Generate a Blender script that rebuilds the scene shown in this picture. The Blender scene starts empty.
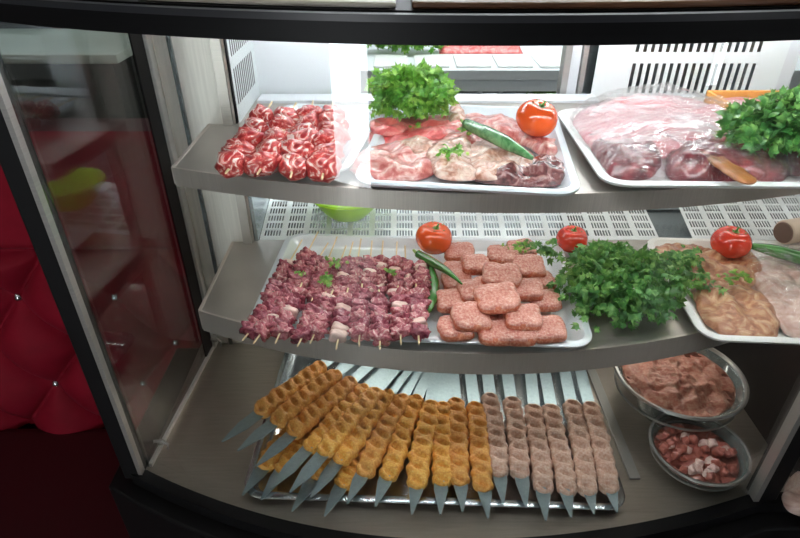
import bpy, math, random
from mathutils import Vector, Matrix, noise
R = random.Random(7)
S = 0.85
EYE = 1.6
F = 578.0
PITCH = math.radians(32.7)
cp, sp = math.cos(PITCH), math.sin(PITCH)
scene = bpy.context.scene
COL = scene.collection

# ------------------------------------------------------------------ camera
cam = bpy.data.cameras.new('camera')
cam.sensor_width = 36
cam.lens = F / 800 * 36
cam.clip_start = 0.02
co = bpy.data.objects.new('camera', cam)
COL.objects.link(co)
co.location = (0, 0, EYE)
co.rotation_euler = (math.pi / 2 - PITCH, 0, 0)
scene.camera = co
scene.view_settings.view_transform = 'Standard'
scene.view_settings.look = 'None'
scene.view_settings.gamma = 1
scene.view_settings.use_curve_mapping = False
scene.view_settings.exposure = 0.0

# ------------------------------------------------------------------ helpers
def ray(px, py):
    u = (px - 400) / F; v = (py - 269) / F
    return Vector((u, cp - v * sp, -sp - v * cp))
def at(px, py, ds):
    """point where the sight line meets the level plane ds (case units) under the eye"""
    d = ray(px, py); t = ds * S / -d.z
    return Vector((d.x * t, d.y * t, EYE - ds * S))
def H(ds): return EYE - ds * S

class MB:
    def __init__(s): s.v = []; s.f = []
    def add(s, vs, fs):
        n = len(s.v); s.v += [Vector(p) for p in vs]; s.f += [tuple(i + n for i in f) for f in fs]; return s
    def box(s, x0, x1, y0, y1, z0, z1):
        return s.add([(x0,y0,z0),(x1,y0,z0),(x1,y1,z0),(x0,y1,z0),(x0,y0,z1),(x1,y0,z1),(x1,y1,z1),(x0,y1,z1)],
                     [(0,3,2,1),(4,5,6,7),(0,1,5,4),(1,2,6,5),(2,3,7,6),(3,0,4,7)])
    def loops(s, L, cap0=True, cap1=True, closed=True):
        n = len(L[0]); vs = [p for l in L for p in l]; fs = []
        for i in range(len(L) - 1):
            for j in range(n if closed else n - 1):
                k = (j + 1) % n
                fs.append((i*n+j, i*n+k, (i+1)*n+k, (i+1)*n+j))
        if cap0: fs.append(tuple(range(n - 1, -1, -1)))
        if cap1: fs.append(tuple((len(L)-1)*n + j for j in range(n)))
        return s.add(vs, fs)
    def tube(s, pts, r, n=10):
        pts = [Vector(p) for p in pts]; rs = r if isinstance(r, (list, tuple)) else [r] * len(pts)
        L = []; up = Vector((0, 0, 1))
        for i, p in enumerate(pts):
            d = (pts[min(i+1, len(pts)-1)] - pts[max(i-1, 0)]).normalized()
            a = d.cross(up)
            if a.length < 1e-3: a = d.cross(Vector((0, 1, 0)))
            a.normalize(); b = a.cross(d).normalized()
            L.append([p + (a * math.cos(t) + b * math.sin(t)) * rs[i] for t in [2*math.pi*j/n for j in range(n)]])
        return s.loops(L)
    def lathe(s, c, prof, n=40, cap0=False, cap1=False, lob=0):
        L = []
        for r, z in prof:
            L.append([Vector((c[0] + r*(1+lob*math.cos(5*t))*math.cos(t), c[1] + r*(1+lob*math.cos(5*t))*math.sin(t), c[2] + z)) for t in [2*math.pi*j/n for j in range(n)]])
        return s.loops(L, cap0, cap1)
    def mesh(s, name, m, smooth=True):
        me = bpy.data.meshes.new(name)
        me.from_pydata([tuple(p) for p in s.v], [], s.f)
        me.validate(); me.materials.append(m)
        if smooth:
            for p in me.polygons: p.use_smooth = True
        return me
    def build(s, name, m, parent=None, smooth=True, bevel=0, solid=0, auto=True):
        if parent is not None: o0 = world_loc(parent)
        else:
            lo = [min(p[i] for p in s.v) for i in range(3)]; hi = [max(p[i] for p in s.v) for i in range(3)]
            o0 = Vector(((lo[0]+hi[0])/2, (lo[1]+hi[1])/2, lo[2]))
        s.v = [p - o0 for p in s.v]
        me = s.mesh(name, m, smooth)
        o = bpy.data.objects.new(name, me); COL.objects.link(o)
        if parent is not None: o.parent = parent
        else: o.location = o0
        if solid:
            md = o.modifiers.new('thickness', 'SOLIDIFY'); md.thickness = solid; md.offset = -1
        if bevel:
            md = o.modifiers.new('round', 'BEVEL'); md.width = bevel; md.segments = 2; md.limit_method = 'ANGLE'; md.angle_limit = 0.6
        if smooth and auto:
            try: me.set_sharp_from_angle(angle=math.radians(40))
            except Exception: pass
        return o
def world_loc(o):
    v = Vector((0, 0, 0))
    while o is not None:
        v = v + o.location; o = o.parent
    return v
def tag(o, label=None, cat=None, group=None, kind=None):
    if label: o['label'] = label
    if cat: o['category'] = cat
    if group: o['group'] = group
    if kind: o['kind'] = kind
    return o
def empty(name, loc, label=None, cat=None, group=None):
    o = bpy.data.objects.new(name, None); COL.objects.link(o); o.location = loc; o.empty_display_size = .02
    return tag(o, label, cat, group)
def place(name, me, parent, mat4):
    """a part that shares mesh data; mat4 in the parent's space"""
    o = bpy.data.objects.new(name, me); COL.objects.link(o); o.parent = parent
    o.matrix_local = mat4
    return o
def nz(p, f=1.0, seed=0): return noise.noise(Vector((p[0]*f + seed*7.3, p[1]*f - seed*3.1, p[2]*f + seed*1.7)))

# ------------------------------------------------------------------ materials
def newmat(name):
    m = bpy.data.materials.new(name); m.use_nodes = True
    nt = m.node_tree; b = nt.nodes['Principled BSDF']; return m, nt, b
def sp_(b, **k):
    for n, v in k.items():
        n = {'color':'Base Color','rough':'Roughness','metal':'Metallic','coat':'Coat Weight','coatr':'Coat Roughness','spec':'Specular IOR Level',
             'sss':'Subsurface Weight','trans':'Transmission Weight','sheen':'Sheen Weight'}.get(n, n)
        if n == 'Base Color': v = (*v, 1)
        b.inputs[n].default_value = v
def texco(nt, scale=(1,1,1)):
    tc = nt.nodes.new('ShaderNodeTexCoord'); mp = nt.nodes.new('ShaderNodeMapping'); mp.inputs['Scale'].default_value = scale
    nt.links.new(tc.outputs['Object'], mp.inputs['Vector']); return mp.outputs['Vector']
def noisen(nt, vec, scale, detail=3, rough=.5, dist=0):
    n = nt.nodes.new('ShaderNodeTexNoise'); n.inputs['Scale'].default_value = scale; n.inputs['Detail'].default_value = detail
    n.inputs['Roughness'].default_value = rough; n.inputs['Distortion'].default_value = dist
    nt.links.new(vec, n.inputs['Vector']); return n.outputs['Fac']
def ramp(nt, fac, stops):
    r = nt.nodes.new('ShaderNodeValToRGB'); e = r.color_ramp.elements
    while len(e) < len(stops): e.new(.5)
    for i, (p, c) in enumerate(stops):
        e[i].position = p; e[i].color = (*c, 1)
    nt.links.new(fac, r.inputs['Fac']); return r.outputs['Color']
def bump(nt, fac, b, strength=.3, dist=.002):
    n = nt.nodes.new('ShaderNodeBump'); n.inputs['Strength'].default_value = strength; n.inputs['Distance'].default_value = dist
    nt.links.new(fac, n.inputs['Height']); nt.links.new(n.outputs['Normal'], b.inputs['Normal'])
def plain(name, color, rough=.5, metal=0, **k):
    m, nt, b = newmat(name); sp_(b, color=color, rough=rough, metal=metal, **k); return m
def steel(name, color, rough=.3, metal=1, scale=(3, 3, 200), s=.12, var=.08):
    m, nt, b = newmat(name); sp_(b, rough=rough, metal=metal)
    v = texco(nt, scale); f = noisen(nt, v, 4, 4)
    c0 = tuple(x * (1 - var) for x in color); c1 = tuple(min(1, x * (1 + var)) for x in color)
    nt.links.new(ramp(nt, f, [(.3, c0), (.7, c1)]), b.inputs['Base Color'])
    bump(nt, f, b, s, .0006); return m
def meat(name, stops, scale=40, dist=1.5, rough=.35, coat=.4, fine=250, bs=.5, bd=.002, stretch=(1,1,1), detail=4):
    m, nt, b = newmat(name); sp_(b, rough=rough, coat=coat, coatr=.2, spec=.5)
    v = texco(nt, stretch); f = noisen(nt, v, scale, detail, .55, dist)
    nt.links.new(ramp(nt, f, stops), b.inputs['Base Color'])
    f2 = noisen(nt, v, fine, 3, .6); bump(nt, f2, b, bs, bd); return m
def speck(name, base, specks, scale=320, rough=.5, coat=.2, bs=.7, bd=.002):
    """minced meat: mottled base with small crumbs of other colours"""
    m, nt, b = newmat(name); sp_(b, rough=rough, coat=coat, coatr=.25)
    v = texco(nt); f = noisen(nt, v, scale, 2, .6)
    c = ramp(nt, f, specks)
    f2 = noisen(nt, v, 45, 3)
    c2 = ramp(nt, f2, base)
    mx = nt.nodes.new('ShaderNodeMix'); mx.data_type = 'RGBA'; mx.blend_type = 'MIX'; mx.inputs[0].default_value = .5
    nt.links.new(c2, mx.inputs[6]); nt.links.new(c, mx.inputs[7]); nt.links.new(mx.outputs[2], b.inputs['Base Color'])
    bump(nt, f, b, bs, bd); return m
def emit(name, color, strength):
    m = bpy.data.materials.new(name); m.use_nodes = True; nt = m.node_tree
    for n in list(nt.nodes): nt.nodes.remove(n)
    e = nt.nodes.new('ShaderNodeEmission'); e.inputs['Color'].default_value = (*color, 1); e.inputs['Strength'].default_value = strength
    o = nt.nodes.new('ShaderNodeOutputMaterial'); nt.links.new(e.outputs[0], o.inputs['Surface']); return m
def sheet(name, tint=(1,1,1), rough=.0, ior=1.45, body=0.0, bodycol=(.9,.9,.9), wr=0, wscale=30):
    """clear sheet (glass pane, film): passes light straight through and mirrors by its angle"""
    m = bpy.data.materials.new(name); m.use_nodes = True; nt = m.node_tree
    for n in list(nt.nodes): nt.nodes.remove(n)
    t = nt.nodes.new('ShaderNodeBsdfTransparent'); t.inputs['Color'].default_value = (*tint, 1)
    g = nt.nodes.new('ShaderNodeBsdfGlossy'); g.inputs['Roughness'].default_value = rough; g.inputs['Color'].default_value = (1,1,1,1)
    fr = nt.nodes.new('ShaderNodeFresnel'); 
    ge = nt.nodes.new('ShaderNodeNewGeometry'); mr = nt.nodes.new('ShaderNodeMapRange')
    mr.inputs['To Min'].default_value = ior; mr.inputs['To Max'].default_value = 1/ior   # same mirror strength on both faces of the sheet
    nt.links.new(ge.outputs['Backfacing'], mr.inputs['Value']); nt.links.new(mr.outputs[0], fr.inputs['IOR'])
    mx = nt.nodes.new('ShaderNodeMixShader'); nt.links.new(fr.outputs[0], mx.inputs[0])
    src = t.outputs[0]
    if body > 0:
        d = nt.nodes.new('ShaderNodeBsdfDiffuse'); d.inputs['Color'].default_value = (*bodycol, 1)
        m2 = nt.nodes.new('ShaderNodeMixShader'); m2.inputs[0].default_value = body
        nt.links.new(t.outputs[0], m2.inputs[1]); nt.links.new(d.outputs[0], m2.inputs[2]); src = m2.outputs[0]
    nt.links.new(src, mx.inputs[1]); nt.links.new(g.outputs[0], mx.inputs[2])
    if wr:
        f = noisen(nt, texco(nt), wscale, 3, .6, 2)
        bp = nt.nodes.new('ShaderNodeBump'); bp.inputs['Strength'].default_value = wr; bp.inputs['Distance'].default_value = .01
        nt.links.new(f, bp.inputs['Height']); nt.links.new(bp.outputs[0], g.inputs['Normal']); nt.links.new(bp.outputs[0], fr.inputs['Normal'])
    o = nt.nodes.new('ShaderNodeOutputMaterial'); nt.links.new(mx.outputs[0], o.inputs['Surface']); return m

M = {}
M['black'] = plain('black_enamel', (.006,.006,.007), .45, spec=.22)
M['rail'] = plain('dark_rail', (.030,.032,.038), .35)
M['steel'] = steel('brushed_steel', (.50,.46,.42), .34, metal=.8)
M['lip'] = steel('shelf_lip_steel', (.62,.55,.50), .38, metal=.6, scale=(200, 3, 3))
M['column'] = steel('column_steel', (.76,.72,.66), .45, metal=.5, scale=(60,3,2), s=.08)
M['bright'] = steel('polished_strip', (.80,.80,.78), .28, metal=.55)
M['alu'] = steel('anodised_strip', (.42,.41,.39), .35, metal=.6)
M['duct'] = plain('white_duct_panel', (.80,.84,.86), .38, metal=.15)
M['whitep'] = plain('white_rear_panel', (.72,.74,.78), .4)
M['dark_side'] = steel('dark_mirror_steel', (.30,.33,.34), .25)
M['tray'] = plain('aluminium_tray', (.76,.81,.86), .3, metal=.25)
M['traysteel'] = steel('steel_deck_tray', (.62,.66,.68), .25, scale=(3,3,3))
M['deck'] = steel('deck_steel', (.40,.35,.30), .38, metal=.75, scale=(4,80,4))
M['traywhite'] = plain('white_tray', (.85,.86,.84), .35)
M['blade'] = steel('skewer_blade_steel', (.34,.44,.47), .34, metal=.75, scale=(40,40,3))
M['stick'] = plain('bamboo', (.78,.60,.36), .6)
M['glass'] = sheet('clear_glass', (.955,.975,.968))
M['sideglass'] = sheet('side_glass', (.72,.77,.76))
M['bowlglass'] = sheet('bowl_glass', (.80,.86,.85), .05, 1.5, .16, (.6,.66,.66))
M['film'] = sheet('cling_film', (.98,.98,.98), .05, 1.5, .03, (.95,.95,.97), .9, 40)
M['led'] = emit('led_tube', (.95,.98,1.0), 54)
M['fill_service'] = emit('added_service_fill', (.93,.98,1.0), 26)  # glow of the added lamp over the service side
M['lime'] = plain('lime_plastic', (.42,.80,.03), .3, coat=.3)
M['orangebox'] = plain('orange_tan_plastic', (.80,.40,.10), .4)
M['tomato'] = meat('tomato_skin', [(.3,(.78,.06,.01)),(.6,(.88,.13,.02)),(.75,(.9,.2,.03))], 8, .5, .18, .8, 20, .02, .001)
M['tomato2'] = meat('tomato_skin_deep', [(.3,(.62,.02,.012)),(.7,(.78,.07,.025))], 8, .5, .18, .8, 20, .02, .001)
M['calyx'] = plain('calyx_green', (.12,.26,.05), .6)
M['chili'] = meat('chili_skin', [(.3,(.02,.14,.02)),(.7,(.07,.30,.05))], 12, .5, .2, .8, 40, .1, .001)
M['chili_pale'] = meat('long_pepper_skin', [(.35,(.04,.16,.05)),(.7,(.20,.42,.18))], 60, 1, .25, .6, 60, .2, .002)
def leafmat(name, a, b_, c):
    m, nt, b = newmat(name); sp_(b, rough=.38, coat=.15)
    f = noisen(nt, texco(nt), 60, 3, .6)
    nt.links.new(ramp(nt, f, [(.36, a), (.5, b_), (.66, c)]), b.inputs['Base Color'])  # yellow-green highlights and dark depth are put into the leaf colour
    tr = nt.nodes.new('ShaderNodeBsdfTranslucent'); tr.inputs['Color'].default_value = (*[min(1, x*1.4) for x in c], 1)
    mx = nt.nodes.new('ShaderNodeMixShader'); mx.inputs[0].default_value = .25
    out = nt.nodes['Material Output']
    nt.links.new(b.outputs[0], mx.inputs[1]); nt.links.new(tr.outputs[0], mx.inputs[2]); nt.links.new(mx.outputs[0], out.inputs['Surface'])
    return m
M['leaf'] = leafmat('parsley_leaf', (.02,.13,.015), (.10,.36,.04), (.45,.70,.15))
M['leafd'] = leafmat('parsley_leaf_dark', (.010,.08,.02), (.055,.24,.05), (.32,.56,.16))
M['stem'] = plain('parsley_stem', (.30,.50,.12), .5)
M['lamb'] = meat('raw_lamb', [(.28,(.20,.025,.05)),(.42,(.42,.085,.12)),(.56,(.60,.20,.22)),(.68,(.84,.56,.54))], 72, 2.4, .22, .8, 190, .35)
M['lambd'] = meat('raw_lamb_dark', [(.28,(.12,.015,.04)),(.46,(.32,.05,.085)),(.60,(.48,.13,.17)),(.72,(.76,.48,.48))], 72, 2.4, .20, .8, 190, .35)
M['fat'] = meat('lamb_fat', [(.35,(.74,.42,.38)),(.6,(.88,.66,.60))], 40, 1, .35, .4, 160, .3)
M['roll'] = meat('rolled_beef', [(.40,(.40,.02,.025)),(.52,(.68,.07,.06)),(.58,(.80,.26,.22)),(.64,(.95,.76,.70))], 44, 3.4, .3, .5, 160, .5, stretch=(.7,1,1.5))
M['cutlet'] = speck('cutlet_mince', [(.35,(.56,.17,.13)),(.65,(.70,.33,.27))], [(.30,(.34,.05,.03)),(.44,(.58,.20,.15)),(.58,(.74,.43,.35)),(.70,(.90,.74,.64))], 260, .45, .3)
M['cutletd'] = speck('cutlet_mince_red', [(.35,(.62,.14,.07)),(.65,(.74,.28,.16))], [(.30,(.34,.04,.02)),(.5,(.62,.16,.08)),(.70,(.85,.58,.42))], 260, .45, .3)
M['kofta'] = speck('spiced_mince', [(.35,(.84,.34,.05)),(.65,(.95,.56,.12))], [(.28,(.48,.11,.01)),(.45,(.88,.36,.05)),(.60,(.96,.56,.12)),(.74,(1,.78,.32))], 260, .5, .25)
M['koftar'] = speck('spiced_mince_red', [(.35,(.74,.28,.05)),(.65,(.86,.46,.11))], [(.28,(.42,.10,.02)),(.45,(.78,.32,.06)),(.62,(.90,.52,.14)),(.76,(.96,.72,.32))], 260, .5, .25)
M['koftap'] = speck('pale_mince', [(.35,(.60,.34,.24)),(.65,(.74,.52,.41))], [(.28,(.40,.14,.09)),(.42,(.64,.38,.29)),(.60,(.78,.58,.47)),(.74,(.92,.82,.70))], 260, .5, .2)
M['pinkslice'] = meat('pink_minced_slice', [(.3,(.66,.06,.06)),(.5,(.80,.17,.16)),(.7,(.88,.36,.32))], 30, 1.5, .35, .3, 160, .6, .003)
M['steakpink'] = meat('marbled_pink_steak', [(.3,(.36,.05,.04)),(.43,(.60,.18,.16)),(.57,(.76,.42,.37)),(.7,(.88,.70,.62))], 26, 2.5, .3, .5, 140, .5)
M['steakpale'] = meat('marinated_pale_steak', [(.3,(.34,.12,.07)),(.44,(.58,.30,.22)),(.58,(.74,.52,.43)),(.74,(.86,.72,.62))], 26, 3, .3, .5, 150, .6, .003)
M['steakdark'] = meat('dark_pepper_steak', [(.35,(.07,.02,.02)),(.52,(.20,.06,.06)),(.66,(.42,.22,.20)),(.78,(.75,.6,.58))], 30, 3, .25, .6, 150, .6, .003)
M['wrapred'] = meat('wrapped_dark_red_meat', [(.35,(.09,.004,.012)),(.55,(.24,.02,.03)),(.72,(.42,.08,.08))], 20, 2, .3, .6, 80, .3)
M['wrappink'] = meat('wrapped_pink_meat', [(.3,(.62,.12,.14)),(.5,(.82,.44,.46)),(.62,(.90,.72,.74))], 14, 2.5, .3, .6, 80, .3, stretch=(.6,2,1))
M['tan'] = meat('tan_strip', [(.3,(.27,.09,.03)),(.7,(.40,.16,.05))], 20, 1, .4, .3, 80, .3)
M['chicken'] = meat('marinated_chicken', [(.3,(.26,.09,.04)),(.46,(.44,.19,.10)),(.60,(.60,.36,.20)),(.74,(.74,.55,.38))], 26, 2.5, .35, .5, 140, .6, .003)
M['chickenp'] = meat('pale_raw_meat', [(.3,(.45,.24,.2)),(.5,(.66,.46,.40)),(.7,(.80,.68,.62))], 22, 2.5, .35, .5, 140, .5)
M['mince'] = speck('bowl_mince', [(.35,(.50,.15,.10)),(.65,(.66,.30,.20))], [(.3,(.40,.08,.05)),(.5,(.64,.26,.18)),(.7,(.82,.55,.42))], 150, .5, .3)
M['mincep'] = speck('bowl_mince_pink', [(.35,(.62,.28,.26)),(.65,(.76,.45,.42))], [(.3,(.5,.2,.2)),(.5,(.7,.4,.38)),(.7,(.88,.7,.66))], 150, .5, .3)
M['cuber'] = meat('diced_red_meat', [(.35,(.36,.08,.06)),(.65,(.58,.20,.15))], 40, 2, .35, .4, 160, .4)
M['roomwall'] = meat('painted_wall', [(.3,(.085,.08,.07)),(.7,(.11,.10,.085))], 2, .5, .85, 0, 40, .1)
M['floor'] = meat('dark_floor_tile', [(.3,(.05,.035,.03)),(.7,(.08,.055,.045))], 3, .5, .3, 0, 40, .1)
M['ceil'] = plain('ceiling_paint', (.45,.43,.40), .9)
M['cream'] = meat('cream_stone', [(.3,(.74,.69,.60)),(.7,(.82,.78,.70))], 6, 1, .35, .2, 30, .05)
M['brownwood'] = meat('brown_board', [(.3,(.14,.06,.03)),(.7,(.30,.14,.07))], 6, 1.5, .4, .3, 60, .2, stretch=(1,8,8))
M['brown'] = plain('brown_end', (.14,.08,.06), .5)
M['paperroll'] = plain('beige_roll', (.62,.50,.40), .5)
M['crystal'] = plain('crystal_button', (.7,.7,.75), .08, metal=.9)
M['frame'] = plain('window_frame_dark', (.05,.05,.05), .5)
m, nt, b = newmat('red_velvet'); sp_(b, rough=.75, spec=.25, sheen=.0, color=(.36,.008,.03)); b.inputs['Sheen Tint'].default_value = (1,.25,.35,1)
f = noisen(nt, texco(nt), 9, 4); nt.links.new(ramp(nt, f, [(.3,(.20,.002,.012)),(.7,(.30,.003,.02))]), b.inputs['Base Color']); bump(nt, noisen(nt, texco(nt), 400, 2), b, .15, .001)
M['velvet'] = m
m, nt, b = newmat('dark_red_leatherette'); sp_(b, rough=.5, color=(.05,.003,.007)); bump(nt, noisen(nt, texco(nt), 200, 2), b, .2, .001)
M['seatred'] = m

# ------------------------------------------------------------------ room shell
RX0, RX1, RY0, RY1, RZ = -3.6, 3.4, -2.3, 4.0, 2.9
def struct(name, mb, m, **k): return tag(mb.build(name, m, None, smooth=False, **k), kind='structure')
struct('floor', MB().box(RX0, RX1, RY0, RY1, -.1, 0), M['floor'])
struct('ceiling', MB().box(RX0, RX1, RY0, RY1, RZ, RZ+.1), M['ceil'])
struct('wall_left', MB().box(RX0-.1, RX0, RY0, RY1, 0, RZ), M['roomwall'])
struct('wall_right', MB().box(RX1, RX1+.1, RY0, RY1, 0, RZ), M['roomwall'])
struct('wall_back', MB().box(RX0, RX1, RY1, RY1+.1, 0, RZ), M['roomwall'])
# front wall of the shop (behind the viewer) with an open doorway and a slit window
DX0, DX1, WX0, WX1 = -1.28, -.80, 2.88, 3.10
w = MB()
w.box(RX0, DX0, RY0-.1, RY0, 0, RZ); w.box(DX0, DX1, RY0-.1, RY0, 2.2, RZ); w.box(DX1, WX0, RY0-.1, RY0, 0, RZ)
w.box(WX0, WX1, RY0-.1, RY0, 0, .5); w.box(WX0, WX1, RY0-.1, RY0, 2.1, RZ); w.box(WX1, RX1, RY0-.1, RY0, 0, RZ)
struct('wall_front', w, M['roomwall'])
w = MB(); w.box(DX0-.05, DX0, RY0, RY0+.03, 0, 2.25); w.box(DX1, DX1+.05, RY0, RY0+.03, 0, 2.25); w.box(DX0, DX1, RY0, RY0+.03, 2.2, 2.25)
struct('trim_1', w, M['frame'])
world = bpy.data.worlds.new('sky'); scene.world = world; world.use_nodes = True
bg = world.node_tree.nodes['Background']; bg.inputs['Color'].default_value = (.93,.97,1,1); bg.inputs['Strength'].default_value = 9.5

def added_ceiling_light(x0, x1, y0, y1, label, m):  # lamps added out of view to brighten dim parts of the room
    r = empty('added_ceiling_light', ((x0+x1)/2, (y0+y1)/2, RZ-.06), label, 'added ceiling light')
    MB().box(x0-.03, x1+.03, y0-.03, y1+.03, RZ-.03, RZ-.001).build('frame', M['whitep'], r, smooth=False)
    MB().box(x0, x1, y0, y1, RZ-.05, RZ-.031).build('diffuser', m, r, smooth=False)
added_ceiling_light(-.3, 1.3, 2.1, 2.5, 'added unseen rectangular ceiling light brightening the service side behind the case', M['fill_service'])
M['fill_warm'] = emit('added_warm_fill', (1,.9,.78), 3.8)
added_ceiling_light(.1, 1.0, .5, .9, 'added unseen square warm ceiling light above the top of the display case', M['fill_warm'])
added_ceiling_light(-2.2, -1.2, -.5, -.1, 'added unseen dim warm ceiling light over the red booth sofa', M['fill_warm'])

# ------------------------------------------------------------------ display case
GC = .10
def gy(x, off=0.0):            # curved glass line, case units
    x = min(x, .70)
    return .615 + (.40 if x < GC else .28) * (x - GC) ** 2 + off
XL, XR = -.529, 1.16
case = empty('display_case', (0, .8*S, 0), 'refrigerated display case with bowed front glass and two steel shelves of raw meat', 'display case')
def xs(x0, x1, n): return [x0 + (x1 - x0) * i / n for i in range(n + 1)]
def curved_wall(x0, x1, yf, z0, z1, thick, n=60):
    """upright band that follows the front curve, thickness towards the back"""
    mb = MB(); X = xs(x0, x1, n)
    L = []
    for x in X:
        y = yf(x)
        L.append([Vector((x*S, y*S, z0)), Vector((x*S, y*S, z1)), Vector((x*S, y*S+thick, z1)), Vector((x*S, y*S+thick, z0))])
    mb.loops(L); return mb
def curved_slab(x0, x1, yf, yb, z0, z1, n=60):
    mb = MB(); L = []
    for x in xs(x0, x1, n):
        L.append([Vector((x*S, yf(x)*S, z0)), Vector((x*S, yf(x)*S, z1)), Vector((x*S, yb*S, z1)), Vector((x*S, yb*S, z0))])
    mb.loops(L); return mb
DECK, TOP = 1.0, .118
# base cabinet, black, slightly proud of the glass
curved_slab(XL-.07, XR+.05, lambda x: gy(x, -.055), 1.19, .08, H(1.0)-.012).build('base_cabinet', M['black'], case, bevel=.004)
curved_slab(XL, XR, lambda x: gy(x, .012), 1.42, H(1.0)-.012, H(1.0)).build('deck', M['deck'], case)
curved_wall(XL-.02, XR, lambda x: gy(x, -.02), H(1.0)-.012, H(1.0)+.012, .022).build('sill_strip', M['black'], case)
# front glass in two bays
MX = .688
curved_wall(XL+.01, MX, lambda x: gy(x, 0), H(1.0)+.010, H(TOP), .004).build('curved_glass', M['glass'], case)
curved_wall(MX+.03, XR, lambda x: gy(x, 0), H(1.0)+.010, H(TOP), .004).build('curved_glass', M['glass'], case)
# top rail
rl = curved_wall(XL-.12, XR, lambda x: gy(x, -.008), H(.1245), H(.0985), .018).build('top_rail', M['black'], case)
curved_wall(XL-.12, XR, lambda x: gy(x, -.013), H(.1025), H(.0955), .010).build('rail_lip', M['rail'], rl)
curved_slab(XL-.12, XR, lambda x: gy(x, .01), 1.50, H(.0985), H(.0950)).build('top_slab', M['black'], case)
# front-left corner post: black with an aluminium strip
yl = gy(XL)
pb = MB().box((XL-.034)*S, (XL-.002)*S, (yl-.010)*S, (yl+.03)*S, H(1.0)-.0, H(.118)).build('corner_post', M['black'], case, smooth=False, bevel=.002)
MB().box((XL-.002)*S, (XL+.006)*S, (yl-.012)*S, (yl+.002)*S, H(.99), H(.118)).build('metal_strip', M['alu'], pb, smooth=False)
ym = gy(MX)
pm = MB().box((MX+.008)*S, (MX+.045)*S, (ym-.008)*S, (ym+.03)*S, H(1.0), H(.118)).build('mullion', M['black'], case, smooth=False, bevel=.002)
MB().box((MX-.002)*S, (MX+.008)*S, (ym-.012)*S, (ym+.010)*S, H(.99), H(.118)).build('metal_strip', M['alu'], pm, smooth=False)
# side glass, slightly toed in, with its floor channel and two clips
A = Vector((XL*S, (yl+.02)*S, 0)); B = Vector((-.500*S, 1.180*S, 0))
def side_quad(z0, z1, t, off=0):
    n = Vector((-(B-A).y, (B-A).x, 0)).normalized() * t; o = Vector((off, 0, 0)); mb = MB()
    mb.loops([[A+o+Vector((0,0,z0)), B+o+Vector((0,0,z0)), B+o+Vector((0,0,z1)), A+o+Vector((0,0,z1))],
              [A+o-n+Vector((0,0,z0)), B+o-n+Vector((0,0,z0)), B+o-n+Vector((0,0,z1)), A+o-n+Vector((0,0,z1))]]); return mb
sg = side_quad(H(1.0), H(.13), .005).build('side_glass', M['sideglass'], case)
side_quad(H(1.0), H(.990), .005, .005).build('floor_channel', M['bright'], sg)
A0, B0 = A, B
A, B = A0.lerp(B0, .86), A0.lerp(B0, .985)
side_quad(H(.995), H(.118), .003, .004).build('black_gasket', M['black'], sg)
A, B = A0, B0
for fr in (.10, .97):
    p = A.lerp(B, fr) + Vector((.016, 0, H(.975)))
    mb = MB(); mb.tube([p+Vector((-.012,0,.006)), p+Vector((.004,0,.008)), p+Vector((.012,0,-.002)), p+Vector((.010,0,-.012))], .003, 8)
    mb.lathe((p.x, p.y, p.z), [(0,.009),(.005,.008),(.006,.003),(.004,0),(0,-.001)], 14)
    mb.build('clip', M['alu'], sg)
# rear left post and bright steel column, then recessed perforated side
MB().box(-.507*S, -.485*S, 1.170*S, 1.20*S, H(1.0), H(.0978)).build('rear_post', M['bright'], case, smooth=False, bevel=.002)
col = MB().box(-.485*S, -.345*S, 1.186*S, 1.44*S, H(1.0), H(.0978)).build('steel_column', M['column'], case, smooth=False, bevel=.006)
MB().box(-.452*S, -.444*S, 1.180*S, 1.186*S, H(.995), H(.11)).build('seam_strip', M['dark_side'], col, smooth=False)
MB().box(-.368*S, -.348*S, 1.176*S, 1.186*S, H(.995), H(.11)).build('edge_strip', M['steel'], col, smooth=False)

def perf(o, U, V, w, h, slots_u, slots_v, t, name, m, parent):
    us = sorted({0, w, *[a for s in slots_u for a in s]}); vs = sorted({0, h, *[a for s in slots_v for a in s]})
    hu = lambda a, b: any(s[0]-1e-9 <= a and b <= s[1]+1e-9 for s in slots_u)
    hv = lambda a, b: any(s[0]-1e-9 <= a and b <= s[1]+1e-9 for s in slots_v)
    o = Vector(o); U = Vector(U).normalized(); V = Vector(V).normalized()
    P = [o + U*a + V*b_ for b_ in vs for a in us]; n = len(us); fs = []
    for j in range(len(vs)-1):
        for i in range(n-1):
            if hu(us[i], us[i+1]) and hv(vs[j], vs[j+1]): continue
            fs.append((j*n+i, j*n+i+1, (j+1)*n+i+1, (j+1)*n+i))
    mb = MB(); mb.add(P, fs)
    return mb.build(name, m, parent, smooth=False, solid=t)
def slots(a, b, pitch, width): 
    r = []; x = a
    while x + width <= b: r.append((x, x + width)); x += pitch
    return r
# perforated duct on the recessed left side (faces +x)
perf((-.338*S, 1.19*S, H(.40)), (0,1,0), (0,0,1), .21*S, .29*S, slots(.012,.16,.0135,.0075), slots(.03,.23,.082,.062), .0006, 'perforated_side_duct', M['duct'], case)
MB().box(-.3448*S, -.3425*S, 1.19*S, 1.40*S, H(.40), H(.12)).build('slot_shade_sheet', M['black'], case, smooth=False)  # dark sheet added to put shade into the duct slots
MB().box(-.345*S, -.336*S, 1.19*S, 1.42*S, H(.98), H(.46)).build('dark_side_panel', M['dark_side'], case, smooth=False)
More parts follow.
